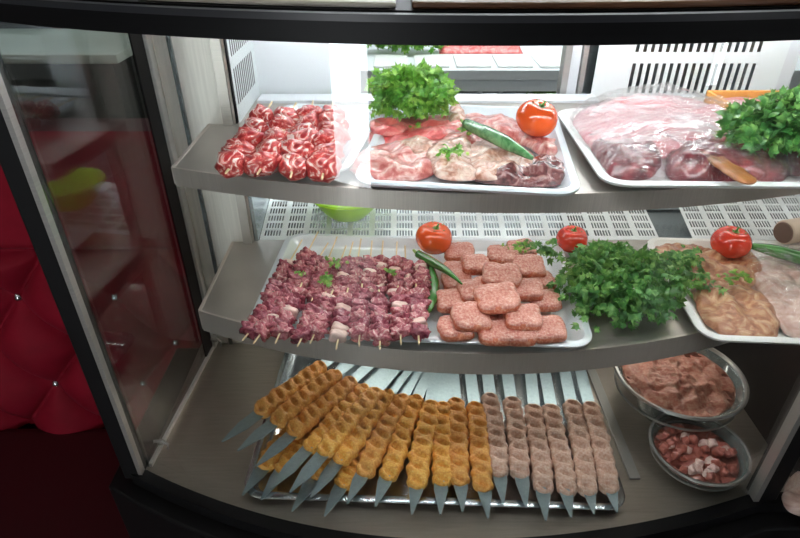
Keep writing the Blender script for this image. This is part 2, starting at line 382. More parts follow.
# rear wall: white left panel, opening to the service side, aluminium door stiles, perforated panel, opening
BY = 1.40
def rear(x0, x1, ds0, ds1, name, m, y=BY, t=.012, **k):
    return MB().box(x0*S, x1*S, y*S, y*S+t, H(ds0), H(ds1)).build(name, m, case, smooth=False, **k)
rear(-.345, -.095, .405, .1075, 'white_rear_panel', M['whitep'])
st = rear(.385, .40, .405, .1075, 'door_stile', M['alu'], t=.03)
rear(.402, .425, .405, .1075, 'door_stile', M['whitep'], y=1.41)
rear(.427, .438, .405, .1075, 'door_stile', M['alu'], t=.03)
rear(.438, .462, .405, .1075, 'dark_gap_panel', M['dark_side'], y=1.42)
W = .435*S
perf((.455*S, 1.385*S, H(.70)), (1,0,0), (0,0,1), W, .593*S, slots(.072, .326, .0148, .0072), [(.035,.075),(.10,.15),(.262,.3206),(.342,.378)], .0015, 'perforated_rear_panel', M['duct'], case)
rear(.455, .89, .98, .1075, 'rear_backing', M['dark_side'], y=1.46)
rear(.895, .93, .98, .1075, 'rear_frame', M['whitep'], t=.03)
rear(-.345, .455, .98, .70, 'rear_wall_panel', M['dark_side'])
rear(-.345, .455, .50, .405, 'rear_cross_panel', M['whitep'])
rear(.93, 1.15, .98, .52, 'rear_wall_panel', M['whitep'])
MB().box(1.145*S, 1.16*S, .72*S, 1.42*S, H(1.0), H(.118)).build('right_end_panel', M['column'], case, smooth=False)
# shelves
def sy1(x): return .788 + .40 * (min(x, .66) - .17) ** 2
def sy2(x): return .845 + .30 * (min(x, .70) - .20) ** 2
L1 = curved_slab(-.395, 1.14, sy1, 1.196, H(.70), H(.685)).build('lower_shelf', M['steel'], case, bevel=.0015)
curved_wall(-.395, 1.14, lambda x: sy1(x) - .004, H(.732), H(.683), .004).build('shelf_lip', M['lip'], L1)
MB().box(-.399*S, -.392*S, (sy1(-.395))*S, 1.19*S, H(.732), H(.684)).build('shelf_end', M['lip'], L1, smooth=False, bevel=.001)
L2 = curved_slab(-.40, 1.14, sy2, 1.385, H(.412), H(.40)).build('upper_shelf', M['steel'], case, bevel=.0015)
curved_wall(-.40, 1.14, lambda x: sy2(x) - .004, H(.432), H(.398), .004).build('shelf_lip', M['lip'], L2)
MB().box(-.404*S, -.397*S, (sy2(-.40))*S, 1.19*S, H(.432), H(.399)).build('shelf_end', M['lip'], L2, smooth=False, bevel=.001)
MB().box(-.33*S, .46*S, 1.33*S, 1.385*S, H(.40)+.0005, H(.40)+.006).build('white_ledge', M['whitep'], L2, smooth=False)
# air grilles on the lower shelf behind the trays
def grille(x0, x1, y0, z0, rise, depth, groups, name='air_grille'):
    w_ = (x1-x0)*S
    su = []
    gw = w_/groups
    for g in range(groups):
        su += slots(g*gw + gw*.16, (g+1)*gw - gw*.10, .0058, .0036)
    h_ = depth*S
    sv = slots(.012, h_-.012, .0235, .0175)
    V = Vector((0, math.cos(rise), math.sin(rise)))
    perf((x0*S, y0*S, z0), (1,0,0), V, w_, h_, su, sv, .0012, name, M['duct'], case)
grille(-.335, .62, 1.198, H(.686), .22, .195, 18)
grille(.70, 1.12, 1.198, H(.686), .30, .19, 8)
MB().box(-.335*S, 1.14*S, 1.198*S, 1.40*S, H(.72), H(.705)).build('duct_floor', M['dark_side'], case, smooth=False)
# light tubes under the top
for (y_, nm) in ((.735, 0), (1.28, 1)):
    MB().tube([(-.30*S, y_*S, H(.1085)), (1.0*S, y_*S, H(.1085))], .0068, 12).build('light_tube', M['led'], case)
# fill tubes added under both shelves, unseen, to brighten the food below
M['shelf_fill'] = emit('added_shelf_fill', (1.0,.97,.93), 15)
M['floor_fill'] = emit('added_floor_fill', (1.0,.95,.88), 25)
for yy in (.955, 1.22): MB().tube([(-.30*S, yy*S, H(.424)), (1.0*S, yy*S, H(.424))], .005, 10).build('light_tube', M['shelf_fill'], L2)
MB().tube([(-.30*S, 1.17*S, H(.712)), (1.0*S, 1.17*S, H(.712))], .005, 10).build('light_tube', M['floor_fill'], L1)

# ------------------------------------------------------------------ trays
def tray(name, corner_fl, ang, w, d, h, m, label, zoff=.0006, wall=.018, rim=.010, rad=.035):
    c = Vector((math.cos(ang), math.sin(ang), 0)); n = Vector((-math.sin(ang), math.cos(ang), 0))
    O = Vector(corner_fl)
    def rr(ins, z):
        pts = []; r = max(rad - ins, .006); x0, x1, y0, y1 = ins, w-ins, ins, d-ins
        for cx, cy, a0 in ((x1-r,y0+r,-90),(x1-r,y1-r,0),(x0+r,y1-r,90),(x0+r,y0+r,180)):
            for k in range(7):
                a = math.radians(a0 + 15*k)
                pts.append(O + c*(cx+r*math.cos(a)) + n*(cy+r*math.sin(a)) + Vector((0,0,z+zoff)))
        return pts
    mb = MB()
    mb.loops([rr(.001, h-.004), rr(0, h-.001), rr(.002, h), rr(rim, h), rr(rim+.002, h-.002), rr(rim+wall*.7, .004), rr(rim+wall, .001), rr(rim+wall+.006, 0.0)], cap0=False, cap1=True)
    o = mb.build(name, m, None, solid=.0012); o.modifiers['thickness'].offset = 1
    tag(o, label, 'tray'); return o
a1 = math.radians(-9.6)
tu = at(220,167,.385); tray('metal_tray', (tu.x, tu.y, H(.3985)), math.radians(-9), .187, .30, .015, M['tray'], 'narrow aluminium tray on the upper shelf under the rolled beef skewers')
tv = at(352,187,.385); tray('metal_tray', (tv.x, tv.y, H(.3985)), math.radians(-7), .302, .365, .017, M['tray'], 'wide aluminium tray on the upper shelf under the steaks and tomato')
a2 = math.radians(-3.4)
tm = at(243,336,.668); tray('metal_tray', (tm.x, tm.y, H(.683)), a2, .535, .318, .017, M['tray'], 'aluminium tray on the lower shelf under the lamb skewers and square cutlets')
t3 = at(605,188,.385); tray('metal_tray', (t3.x, t3.y, H(.3985)), math.radians(-1), .50, .33, .016, M['traywhite'], 'pale tray on the upper shelf under film-wrapped meat', wall=.02)
a4 = math.radians(-3.5)
t4 = at(703,341,.668); tray('metal_tray', (t4.x, t4.y, H(.683)), a4, .40, .315, .016, M['traywhite'], 'white tray on the lower shelf under marinated chicken')
td = at(240,496,.975); tray('metal_tray', (td.x, td.y, H(1.0)), math.radians(-2.2), .635, .40, .018, M['traysteel'], 'large steel tray on the case floor under the minced kebabs', wall=.012)

# ------------------------------------------------------------------ food helpers
def ico(sub=3):
    import bmesh
    bm = bmesh.new(); bmesh.ops.create_icosphere(bm, subdivisions=sub, radius=1)
    vs = [v.co.copy() for v in bm.verts]; fs = [tuple(v.index for v in f.verts) for f in bm.faces]; bm.free(); return vs, fs
ICO = ico(3)
SIZE = {}
def blob_mesh(name, m, seed, boxy=0.0, amp=.22, f=1.6, fold=0, size=(.01,.01,.01)):
    mb = MB(); vs = []
    for p in ICO[0]:
        q = p.copy()
        if boxy:
            e = max(abs(q.x), abs(q.y), abs(q.z)); q = q.lerp(q / e * .82, boxy)
        k = 1 + amp * nz(p, f, seed) + amp*.4 * nz(p, f*3, seed+5)
        if fold: k += fold * math.sin(p.x*7 + 3*nz(p, 1.2, seed)) * .5
        q = q * k; vs.append(Vector((q.x*size[0], q.y*size[1], q.z*size[2])))
    mb.add(vs, ICO[1]); me = mb.mesh(name, m); SIZE[me.name] = size; return me
LS = (.0085,.0150,.0120)
LAMB = [blob_mesh('meat_chunk', M['lamb'], i, .1, .75, 1.7, .12, LS) for i in range(6)] + [blob_mesh('meat_chunk', M['lambd'], 9+i, .1, .75, 1.7, .12, LS) for i in range(5)]
FAT = [blob_mesh('fat_chunk', M['fat'], 20+i, .75, .25, 1.5) for i in range(3)]
ROLL = [blob_mesh('meat_chunk', M['roll'], 30+i, .1, .28, 1.5, .12, (.0165,.0225,.0165)) for i in range(7)]
def skewer(name, tip, tail, fr, variants, size, label, group, fatp=0, stick_r=.0014, cat='skewer'):
    tip, tail = Vector(tip), Vector(tail); d = (tail - tip); L = d.length; d.normalize()
    mid = (tip + tail) / 2
    r = empty(name, mid, label, cat, group)
    MB().tube([tip, tip.lerp(tail, .02), tail], [stick_r*.3, stick_r, stick_r], 8).build('wooden_stick', M['stick'], r)
    rot = d.to_track_quat('X', 'Z').to_matrix().to_4x4()
    for i, t in enumerate(fr):
        me = R.choice(variants); nm = 'meat_chunk'; sc = [size[k] * R.uniform(.88, 1.14) for k in range(3)]
        if R.random() < fatp: me = R.choice(FAT); nm = 'fat_chunk'; sc = [size[0]*.9, size[1]*.95, size[2]*.85]
        sc = [sc[k] / SIZE[me.name][k] for k in range(3)]
        p = tip.lerp(tail, t) - mid + Vector((R.uniform(-.0015,.0015), 0, R.uniform(-.001,.0015)))
        spin = Matrix.Rotation(R.uniform(-.5, .5) + (math.pi if R.random() < .5 else 0), 4, 'X') @ Matrix.Rotation(R.uniform(-.25,.25), 4, 'Z')
        place(nm, me, r, Matrix.Translation(p) @ rot @ spin @ Matrix.Diagonal((*sc, 1)))
    return r
ORD = ['first','second','third','fourth','fifth','sixth','seventh','eighth','ninth','tenth','eleventh','twelfth','thirteenth','fourteenth']

# --- lower shelf: lamb skewers, rear row then front row
ZT = .668
rear_tail = [(302,240),(318,232),(328,243),(337,237),(346,246),(353,242),(361,239),(372,241),(383,241),(397,242),(405,246),(419,250)]
rear_tip = [(266,304),(281,305),(293,300),(311,302),(324,306),(336,303),(351,303),(366,306),(378,302),(394,300),(407,303),(424,300)]
for i, (a, b_) in enumerate(zip(rear_tip, rear_tail)):
    p = at(*a, .655 - .006*(i % 2)); q = at(*b_, .655 - .006*(i % 2))
    skewer('lamb_skewer', p, q, [.10, .17, .24, .31, .38, .45, .52, .58, .64][:9 if i % 3 else 8], LAMB, (.0082, .0135, .0115),
           f'{ORD[i]} lamb skewer from the left in the rear row on the lower shelf', 'lamb skewers in the rear row', .08)
front_tip = [(242,341),(253,344),(275,344),(297,347),(310,344),(336,350),(359,347),(380,350),(401,345),(419,345)]
front_tail = [(284,290),(296,288),(302,283),(326,292),(333,290),(348,288),(362,284),(379,290),(398,286),(416,284)]
for i, (a, b_) in enumerate(zip(front_tip, front_tail)):
    p = at(*a, .648); q = at(*b_, .630)
    skewer('lamb_skewer', p, q, [.20, .30, .40, .50, .60, .70, .80], LAMB, (.0085, .0155, .0130),
           f'{ORD[i]} lamb skewer from the left in the front row on the lower shelf', 'lamb skewers in the front row', .07)
# --- upper shelf: rolled beef skewers
ub = [((243,146),(272,102)),((273,144),(296,103)),((303,143),(313,101)),((333,141),(333,101))]
for i, (a, b_) in enumerate(ub):
    p = at(*a, .366); q = at(*b_, .366)
    skewer('beef_skewer', p, q, [.14, .38, .62], ROLL, (.0165, .0225, .0165), f'{ORD[i]} rolled beef skewer from the left in the rear row on the upper shelf', 'rolled beef skewers in the rear row', 0, .0017)
uf = [((225,174),(258,130)),((257,175),(284,130)),((290,178),(306,130)),((322,180),(330,130))]
for i, (a, b_) in enumerate(uf):
    p = at(*a, .360); q = at(*b_, .352)
    skewer('beef_skewer', p, q, [.20, .46, .72], ROLL, (.0175, .0235, .0175), f'{ORD[i]} rolled beef skewer from the left in the front row on the upper shelf', 'rolled beef skewers in the front row', 0, .0017)

# --- minced kebabs on flat blades
def kofta_mesh(m, seed, L=.20, w=.0174, h=.0145):
    mb = MB(); NT, NS = 26, 84; loops = []
    nd = 8
    for i in range(NS + 1):
        s = i / NS; y = (s - .5) * L
        e = max(0.0, 1 - abs(2*s - 1) ** 12) ** .5
        e = max(e, .02)
        lp = []
        ph = s * nd
        for j in range(NT):
            t = 2 * math.pi * j / NT
            cx = math.copysign(abs(math.cos(t)) ** .8, math.cos(t)); cz = math.copysign(abs(math.sin(t)) ** .8, math.sin(t))
            k = 1 + .09 * math.cos(2*math.pi*(ph + .5)) * (1 - .0*cz)
            x = w * cx * k * e; z = h * cz * e
            if cz > 0:
                c = (ph % 1) - .5 + .22 * cx
                dent = math.exp(-(abs(c) / .20) ** 2.5) * math.exp(-((cx - .12*math.sin(seed+int(ph)*2.1)) / .50) ** 2)
                z -= .0130 * dent * min(1, e*1.2)
            p = Vector((x, y, z))
            n_ = nz(p, 190, seed) * .0018 + nz(p, 55, seed+3) * .0022
            p.x += n_ * cx; p.z += n_ * cz; p.x += .002 * math.sin(s*5 + seed)
            lp.append(p)
        loops.append(lp)
    mb.loops(loops); return mb.mesh('minced_meat', m)
KO = [kofta_mesh(M['kofta'], 1), kofta_mesh(M['koftar'], 2), kofta_mesh(M['kofta'], 3), kofta_mesh(M['koftar'], 4)]
KP = [kofta_mesh(M['koftap'], 11, .205, .0172, .014), kofta_mesh(M['koftap'], 12, .205, .0165, .014), kofta_mesh(M['koftap'], 13, .205, .0172, .0135)]
def blade_mesh(front=.165, back=.34, w=.0115, t=.0009):
    mb = MB(); prof = [(-front, .0012), (-front+.02, .006), (-front+.045, w), (back-.05, w), (back, w*.92)]
    L = [[Vector((-x, y, -t)), Vector((x, y, -t)), Vector((x, y, t)), Vector((-x, y, t))] for y, x in prof]
    mb.loops(L); return mb.mesh('skewer_blade', M['blade'], False)
BL = {}
def kofta(pf, pr, variants, label, group, front=.152, back=.33, roll=0, ky=1.0):
    c = (pf + pr) / 2; d = (pr - pf).normalized()
    r = empty('minced_kebab', c, label, 'kebab', group)
    rot = d.to_track_quat('Y', 'Z').to_matrix().to_4x4() @ Matrix.Rotation(roll, 4, 'Y')
    while front > .11:
        tp = c - d * front
        if tp.y > gy(tp.x / S) * S + .012: break
        front -= .004
    key = (round(front, 3), round(back, 3))
    if key not in BL: BL[key] = blade_mesh(*key)
    place('skewer_blade', BL[key], r, rot)
    place('minced_meat', R.choice(variants), r, rot @ Matrix.Diagonal((ky, (pr-pf).length/.20, 1, 1)))
    return r
orange = [  # front px, rear px, level front, level rear
 ((257,415),(324,364),.905,.905), ((272,424),(339,372),.902,.908), ((290,436),(354,379),.918,.920), ((306,451),(367,386),.930,.932),
 ((321,456),(378,389),.918,.925), ((336,464),(391,391),.935,.938), ((361,477),(404,395),.950,.950), ((385,481),(418,396),.956,.958),
 ((416,490),(431,401),.950,.957), ((441,487),(443,403),.957,.960), ((461,487),(455,399),.957,.960), ((485,493),(474,403),.957,.960)]
for i, (a, b_, z0, z1) in enumerate(orange):
    back = .26 if i < 4 else .30
    fr = [.16,.16,.165,.18,.175,.17,.155,.152,.148,.146,.146,.146][i]
    kofta(at(*a, z0), at(*b_, z1), KO, f'{ORD[i]} orange minced kebab from the left in the top layer on the case floor', 'orange minced kebabs on flat blades', fr, back, 0, 1.06 if i in (6,8) else 1.0)
under = [((262,470),(309,410)), ((279,474),(322,412)), ((313,480),(350,425)), ((340,488),(372,430))]
for i, (a, b_) in enumerate(under):
    kofta(at(*a, .968), at(*b_, .968), KO, f'{ORD[i]} orange minced kebab from the left among those buried under the pile', 'buried orange minced kebabs', .13, .25)
pale = [((500,477),(490,395)), ((522,478),(511,399)), ((543,493),(534,406)), ((567,495),(551,406)), ((590,495),(571,402)), ((612,493),(589,404))]
for i, (a, b_) in enumerate(pale):
    kofta(at(*a, .957), at(*b_, .960), KP, f'{ORD[i]} pale minced kebab from the left on a flat blade in the floor tray', 'pale minced kebabs on flat blades', .148, .30)

# --- square cutlets
def cutlet_mesh(m, seed, a=.0262, h=.0085):
    mb = MB(); N = 44; L = []
    prof = [(.55,-1),(.9,-.95),(1,-.55),(1.03,0),(1,.5),(.93,.9),(.8,1.0),(.55,1.04),(.28,1.05),(.05,1.05)]
    for s, z in prof:
        lp = []
        for j in range(N):
            t = 2*math.pi*j/N; c, sn = math.cos(t), math.sin(t)
            rr = (abs(c)**4.5 + abs(sn)**4.5) ** (-1/4.5)
            p = Vector((c*rr*a*s, sn*rr*a*s*.95, z*h))
            k = nz(p, 60, seed) * .0026 + nz(p, 190, seed+2) * .0011
            p.x += k*c*1.2; p.y += k*sn*1.2; p.z += k*.8
            lp.append(p)
        L.append(lp)
    mb.loops(L); me = mb.mesh('meat_cutlet', m); me.materials.append(M['cutletd'])
    for p in me.polygons:
        cz = sum(mb.v[i].z for i in p.vertices) / len(p.vertices)
        if cz < h*.62: p.material_index = 1
    return me
CU = [cutlet_mesh(M['cutlet'], i) for i in range(6)]
# crop px (430,230 at 4.482x), layer, turn, size, label
cl = [
 (115,435,0,.15,1,'square cutlet at the front left corner of the cutlet pile, flat on the tray'),
 (290,455,0,0,1,'square cutlet at the front edge, half hidden under the two big raised ones'),
 (395,455,0,-.1,1,'square cutlet at the front edge just left of the front right corner cutlet'),
 (525,440,0,.05,1.02,'square cutlet at the front right corner of the cutlet pile'),
 (100,312,0,.0,1,'square cutlet at the left edge of the pile, beside the upright green chili'),
 (515,310,0,.0,.95,'square cutlet at the right edge of the pile, middle of the tray'),
 (125,225,0,.1,1,'square cutlet at the left edge under the tip of the slanting green chili'),
 (115,180,0,-.1,.95,'square cutlet at the left edge just below the tomato'),
 (495,225,0,.1,.9,'square cutlet mostly hidden behind the right edge one, near the parsley'),
 (130,95,0,.05,1.05,'square cutlet in the back left corner of the pile beside the tomato'),
 (410,80,0,.0,1,'square cutlet at the back right of the pile under the parsley sprig'),
 (300,380,0,.2,1,'square cutlet under the biggest raised one near the front'),
 (185,385,1,.12,1.12,'raised square cutlet second from the left in the front, with a reddish rim'),
 (415,385,1,-.05,1.08,'raised square cutlet right of the biggest one near the front'),
 (205,265,1,.2,1.05,'raised square cutlet left of the centre of the pile'),
 (430,262,1,.0,1.02,'raised square cutlet right of the centre of the pile'),
 (205,150,1,.0,.95,'raised square cutlet behind the left of the topmost pair'),
 (325,108,1,-.15,1.05,'raised square cutlet at the back middle of the pile'),
 (445,160,1,.05,1.05,'raised square cutlet at the back right, in front of the parsley sprig'),
 (300,300,2,.08,1.28,'biggest square cutlet, topmost near the front of the pile'),
 (318,200,2,-.12,1.18,'topmost square cutlet behind the biggest one, at the centre of the pile'),
]
for i, (x, y, ly, tn, sc, lb) in enumerate(cl):
    ds = .668 - .0165 - ly * .0155
    p = at(430 + x/4.482, 230 + (y+6)/4.482, ds)
    me = CU[i % 6]
    o = bpy.data.objects.new('meat_cutlet', me); COL.objects.link(o); o.location = p
    o.rotation_euler = (R.uniform(-.04,.10), R.uniform(-.08,.08), tn + R.uniform(-.05,.05)); o.scale = (sc, sc, 1)
    tag(o, lb, 'cutlet', 'square cutlets on the lower shelf')

# --- organic slabs of meat: outline in pixels on a level
def slab(name, m, pts, ds, th, label, cat='meat', group=None, seed=0, lump=.004, lf=35, edge=4.0, tilt=(0,0), N=64, K=14, wave=0, parent=None):
    c = [at(x, y, ds) for x, y in pts]; n = len(c)
    out = []
    per = max(2, N // n)
    for i in range(n):
        p0, p1, p2, p3 = c[i-1], c[i], c[(i+1) % n], c[(i+2) % n]
        for k in range(per):
            t = k / per
            out.append(.5*((2*p1) + (p2-p0)*t + (2*p0-5*p1+4*p2-p3)*t*t + (3*p1-p0-3*p2+p3)*t**3))
    ce = sum(out, Vector()) / len(out)
    z0 = ce.z
    mb = MB(); L = []
    for k in range(K + 1):
        s = 1 - (k / K) ** 1.6 * .97
        lp = []
        for q in out:
            p = ce + (q - ce) * s
            pr = max(0, 1 - s ** edge) ** .5
            p.x += .0035 * nz(p, 60, seed+4); p.y += .0035 * nz(p, 60, seed+6)
            z = z0 + th * pr + lump * nz(p, lf, seed) * (.35 + pr) + lump*.4*nz(p, lf*3.2, seed+1) + tilt[0]*(p.x-ce.x) + tilt[1]*(p.y-ce.y)
            if wave: z += wave * math.sin((p.x*.8 + p.y*.6) * 130 + 4*nz(p, 14, seed))
            lp.append(Vector((p.x, p.y, max(z, z0))))
        L.append(lp)
    bottom = [Vector((p.x, p.y, z0 - .001)) for p in L[0]]
    mb.loops([bottom] + L)
    o = mb.build(name, m, parent, auto=False)
    if label: tag(o, label, cat, group)
    return o
U = .392
slab('pink_slice', M['pinkslice'], [(368,128),(395,120),(440,118),(465,122),(462,140),(430,148),(395,150),(370,146)], U, .012, 'flat pink raw slice at the back, in front of the upper parsley bunch', seed=1, lump=.007)
slab('pink_slice', M['pinkslice'], [(372,122),(395,121),(408,127),(400,134),(385,135),(372,131)], U-.016, .009, 'small pink raw slice folded on the back left of the bigger pink slice', seed=2, lump=.007)
slab('pink_slice', M['pinkslice'], [(408,136),(425,128),(445,130),(466,122),(470,128),(452,136),(430,140),(412,144)], U-.014, .009, 'narrow pink raw strip curled over the pink slice beside the green pepper', seed=3, lump=.007)
slab('marbled_steak', M['steakpink'], [(355,158),(375,150),(400,148),(425,150),(440,156),(438,170),(420,180),(390,180),(365,177),(350,170)], U, .015, 'pink marbled steak at the front left of the pile', seed=4, lump=.008)
slab('marbled_steak', M['steakpink'], [(420,132),(445,128),(470,118),(500,118),(520,124),(525,136),(500,146),(470,150),(440,150),(425,142)], U-.004, .014, 'pink marbled steak lying under the long green pepper', seed=5, lump=.008)
slab('marinated_steak', M['steakpale'], [(425,150),(450,140),(470,146),(478,160),(480,172),(470,180),(440,178),(430,166)], U-.010, .013, 'pale marinated steak at the front middle, under the parsley sprig', seed=6, lump=.008)
slab('marinated_steak', M['steakpale'], [(462,150),(490,142),(520,150),(535,160),(530,172),(505,178),(480,180),(468,168)], U-.010, .013, 'pale marinated steak between the parsley sprig and the dark steak', seed=7, lump=.008)
slab('dark_steak', M['steakdark'], [(500,178),(515,168),(540,160),(560,164),(566,175),(560,184),(535,187),(505,185),(476,181)], U-.003, .016, 'dark peppered steak at the front right corner of the pile', seed=8, lump=.009)
slab('meat_strip', M['steakpink'], [(518,132),(530,130),(545,142),(560,144),(558,154),(545,157),(530,148),(518,142)], U-.004, .012, 'pink meat strip folded beside the upper tomato', seed=9, lump=.007)
slab('meat_strip', M['steakpale'], [(449,112),(456,104),(463,112),(468,122),(460,128),(450,126)], U-.012, .012, 'small pale meat piece at the back by the parsley stems', seed=10, lump=.007)
slab('meat_strip', M['steakpale'], [(402,142),(420,138),(436,142),(438,150),(420,154),(404,150)], U-.016, .008, 'small pale fatty piece left of the parsley sprig', seed=14, lump=.006)

# --- tomatoes
def tomato(p, r, m, label, tilt=(.1,-.15)):
    o = empty('tomato', p, label, 'tomato', 'tomatoes in the case')
    mb = MB(); prof = []
    for k in range(20):
        a = math.pi * k / 19
        rr = math.sin(a) ** .85 * r; z = -math.cos(a) * r * .82
        if a > 2.4: z -= (a-2.4)**2 * r * .42
        prof.append((max(rr, .0004), z))
    mb.lathe((0,0,0), prof, 50, True, True, .018)
    mb.v = [v + p for v in mb.v]; body = mb.build('flesh', m, o, auto=False)
    mb = MB(); top = Vector((0, 0, r*.60))
    for k in range(5):
        a = k*2*math.pi/5 + .3; d = Vector((math.cos(a), math.sin(a), 0)); s_ = Vector((-d.y, d.x, 0))
        pts = [top, top + d*r*.16 + Vector((0,0,r*.06)), top + d*r*.36 + Vector((0,0,r*.07)), top + d*r*.52 + Vector((0,0,r*.16))]
        ws = [.04, .07, .05, .008]
        vs = [q + s_*w_*r for q, w_ in zip(pts, ws)] + [q - s_*w_*r for q, w_ in zip(pts, ws)]
        vs += [v - Vector((0,0,r*.03)) for v in vs]
        mb.add(vs, [(0,1,5,4),(1,2,6,5),(2,3,7,6),(8,12,13,9),(9,13,14,10),(10,14,15,11),(0,8,9,1),(1,9,10,2),(2,10,11,3),(4,5,13,12),(5,6,14,13),(6,7,15,14)])
    mb.tube([top, top + Vector((.1*r, 0, r*.3))], [r*.06, r*.05], 8)
    mb.v = [v + p for v in mb.v]; mb.build('calyx', M['calyx'], o, auto=False)
    o.rotation_euler = (tilt[0], tilt[1], .4)
def level_above(px, py, ds, r): 
    return at(px, py, ds)
tomato(at(537,118,.345), .0330, M['tomato'], 'bright orange-red tomato on the upper shelf beside the steaks', (.25,.1))
tomato(at(434,238,.628), .0345, M['tomato'], 'orange tomato on the lower shelf at the head of the green chilies', (.12,.1))
tomato(at(572,239,.648), .0300, M['tomato2'], 'dark red tomato half hidden behind the big parsley bunch', (.05,0))
tomato(at(731,242,.628), .0345, M['tomato2'], 'deep red tomato standing on the marinated chicken tray', (.05,.05))

# --- chilies
def chili(pts, rs, m, label, name='green_chili', cat='chili pepper', stem_at=0):
    P = [Vector(p) for p in pts]; o = empty(name, P[len(P)//2], label, cat)
    fine = []; fr_ = []
    n = len(P)
    for i in range(n-1):
        p0, p1, p2, p3 = P[max(i-1,0)], P[i], P[i+1], P[min(i+2,n-1)]
        for k in range(8):
            t = k/8
            fine.append(.5*((2*p1) + (p2-p0)*t + (2*p0-5*p1+4*p2-p3)*t*t + (3*p1-p0-3*p2+p3)*t**3)); fr_.append(rs[i]*(1-t)+rs[i+1]*t)
    fine.append(P[-1]); fr_.append(rs[-1])
    MB().tube(fine, fr_, 16).build('pod', m, o, auto=False)
    d = (P[0]-P[1]).normalized() if stem_at == 0 else (P[-1]-P[-2]).normalized(); b0 = P[0] if stem_at == 0 else P[-1]
    MB().tube([b0 - d*.003, b0 + d*.004, b0 + d*.014 + Vector((0,0,.003))], [max(rs[0],.004)*.9, .0035, .0022], 10).build('stalk', M['stem'], o)
chili([at(418,254,.640), at(432,262,.636), at(447,271,.628), at(462,284,.620)], [.0075,.0085,.006,.0012], M['chili'], 'green chili slanting from the lower tomato over the cutlets')
chili([at(431,268,.652), at(434,283,.652), at(433,298,.652), at(429,312,.655)], [.006,.0095,.0095,.0025], M['chili'], 'green chili standing between the lamb skewers and the cutlets')
chili([at(466,124,.352), at(486,133,.350), at(508,144,.350), at(532,158,.352)], [.0085,.0105,.0100,.003], M['chili_pale'], 'long pale green pepper lying across the marbled steaks', 'long_pepper', 'pepper')
chili([at(752,246,.640), at(775,251,.640), at(800,258,.640), at(826,268,.640)], [.006,.0115,.0125,.010], M['chili'], 'dark green pepper behind the tomato on the chicken tray', 'long_pepper', 'pepper')

# --- parsley
def leaf(mb, p, d, up, s, rnd):
    d = d.normalized(); side = d.cross(up)
    if side.length < 1e-3: side = d.cross(Vector((1,0,0)))
    side.normalize(); n = side.cross(d)
    out = [(0,0),(-.22,.12),(-.58,.30),(-.34,.42),(-.50,.74),(-.16,.66),(0,1.05),(.16,.66),(.50,.74),(.34,.42),(.58,.30),(.22,.12)]
    curl = rnd.uniform(.1,.6); 
    def P(x, y, z=0): return p + side*x*s + d*y*s + n*(z - curl*x*x*1.2 - curl*.5*y*y + .12*math.sin(x*9))*s
    vs = [P(0,.42,.10)] + [P(*q) for q in out]
    mb.add(vs, [(0, i, i % 12 + 1) for i in range(1, 13)])
def parsley(name, c, rad, n, ls, m, label, seed, zmin=-9, flat=0, stems=18, hang=None, lob=.25):
    rnd = random.Random(seed); o = empty(name, c, label, 'parsley'); mb = MB(); c = Vector(c)
    for i in range(n):
        a = rnd.uniform(0, 2*math.pi); zc = rnd.uniform(-.45, 1); q = math.sqrt(max(0, 1 - zc*zc))
        dr = Vector((q*math.cos(a), q*math.sin(a), zc))
        k = rnd.uniform(.45, 1.0) * (1 + lob * nz(dr, 2.2, seed))
        p = c + Vector((dr.x*rad[0], dr.y*rad[1], dr.z*rad[2])) * k
        d = (dr + Vector((rnd.gauss(0,.6), rnd.gauss(0,.6), rnd.gauss(0,.5)))).normalized()
        up = (dr + Vector((rnd.gauss(0,.4), rnd.gauss(0,.4), .5))).normalized()
        leaf(mb, p, d, up, ls * rnd.uniform(.6, 1.15), rnd)
    if hang:
        for (x, y, ds, k) in hang:
            h = at(x, y, ds)
            for j in range(k):
                p = h + Vector((rnd.gauss(0,.012), rnd.gauss(0,.012), rnd.gauss(0,.006)))
                leaf(mb, p, Vector((rnd.gauss(0,1), rnd.gauss(0,1), rnd.gauss(0,.6))), Vector((0,-.4,1)), ls*rnd.uniform(.5,1), rnd)
    for v in mb.v: v.z = max(v.z, zmin)
    mb.build('leaves', m, o, auto=False)
    if stems:
        mb = MB()
        for i in range(stems):
            a = rnd.uniform(0, 6.28); e = c + Vector((math.cos(a)*rad[0], math.sin(a)*rad[1], rnd.uniform(-.2,.6)*rad[2]))*.8
            b0 = c + Vector((rnd.gauss(0,.006), rnd.gauss(0,.006), -rad[2]*.5))
            mb.tube([b0, b0.lerp(e,.5)+Vector((0,0,.006)), e], [.0016,.0012,.0008], 6)
        mb.build('stems', M['stem'], o)
parsley('parsley_bunch', at(411,96,.335), (.070,.055,.046), 700, .018, M['leaf'], 'bright parsley bunch at the back of the upper shelf behind the pink slices', 1)
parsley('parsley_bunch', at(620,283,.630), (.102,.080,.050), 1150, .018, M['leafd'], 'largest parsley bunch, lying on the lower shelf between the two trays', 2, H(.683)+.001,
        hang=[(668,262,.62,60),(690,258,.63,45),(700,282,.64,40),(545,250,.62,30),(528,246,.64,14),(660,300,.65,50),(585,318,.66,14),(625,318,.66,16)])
parsley('parsley_bunch', at(792,128,.325), (.085,.06,.045), 900, .020, M['leafd'], 'dark parsley bunch on the film-wrapped meat on the upper shelf', 3, hang=[(752,122,.33,40),(760,135,.34,20)])
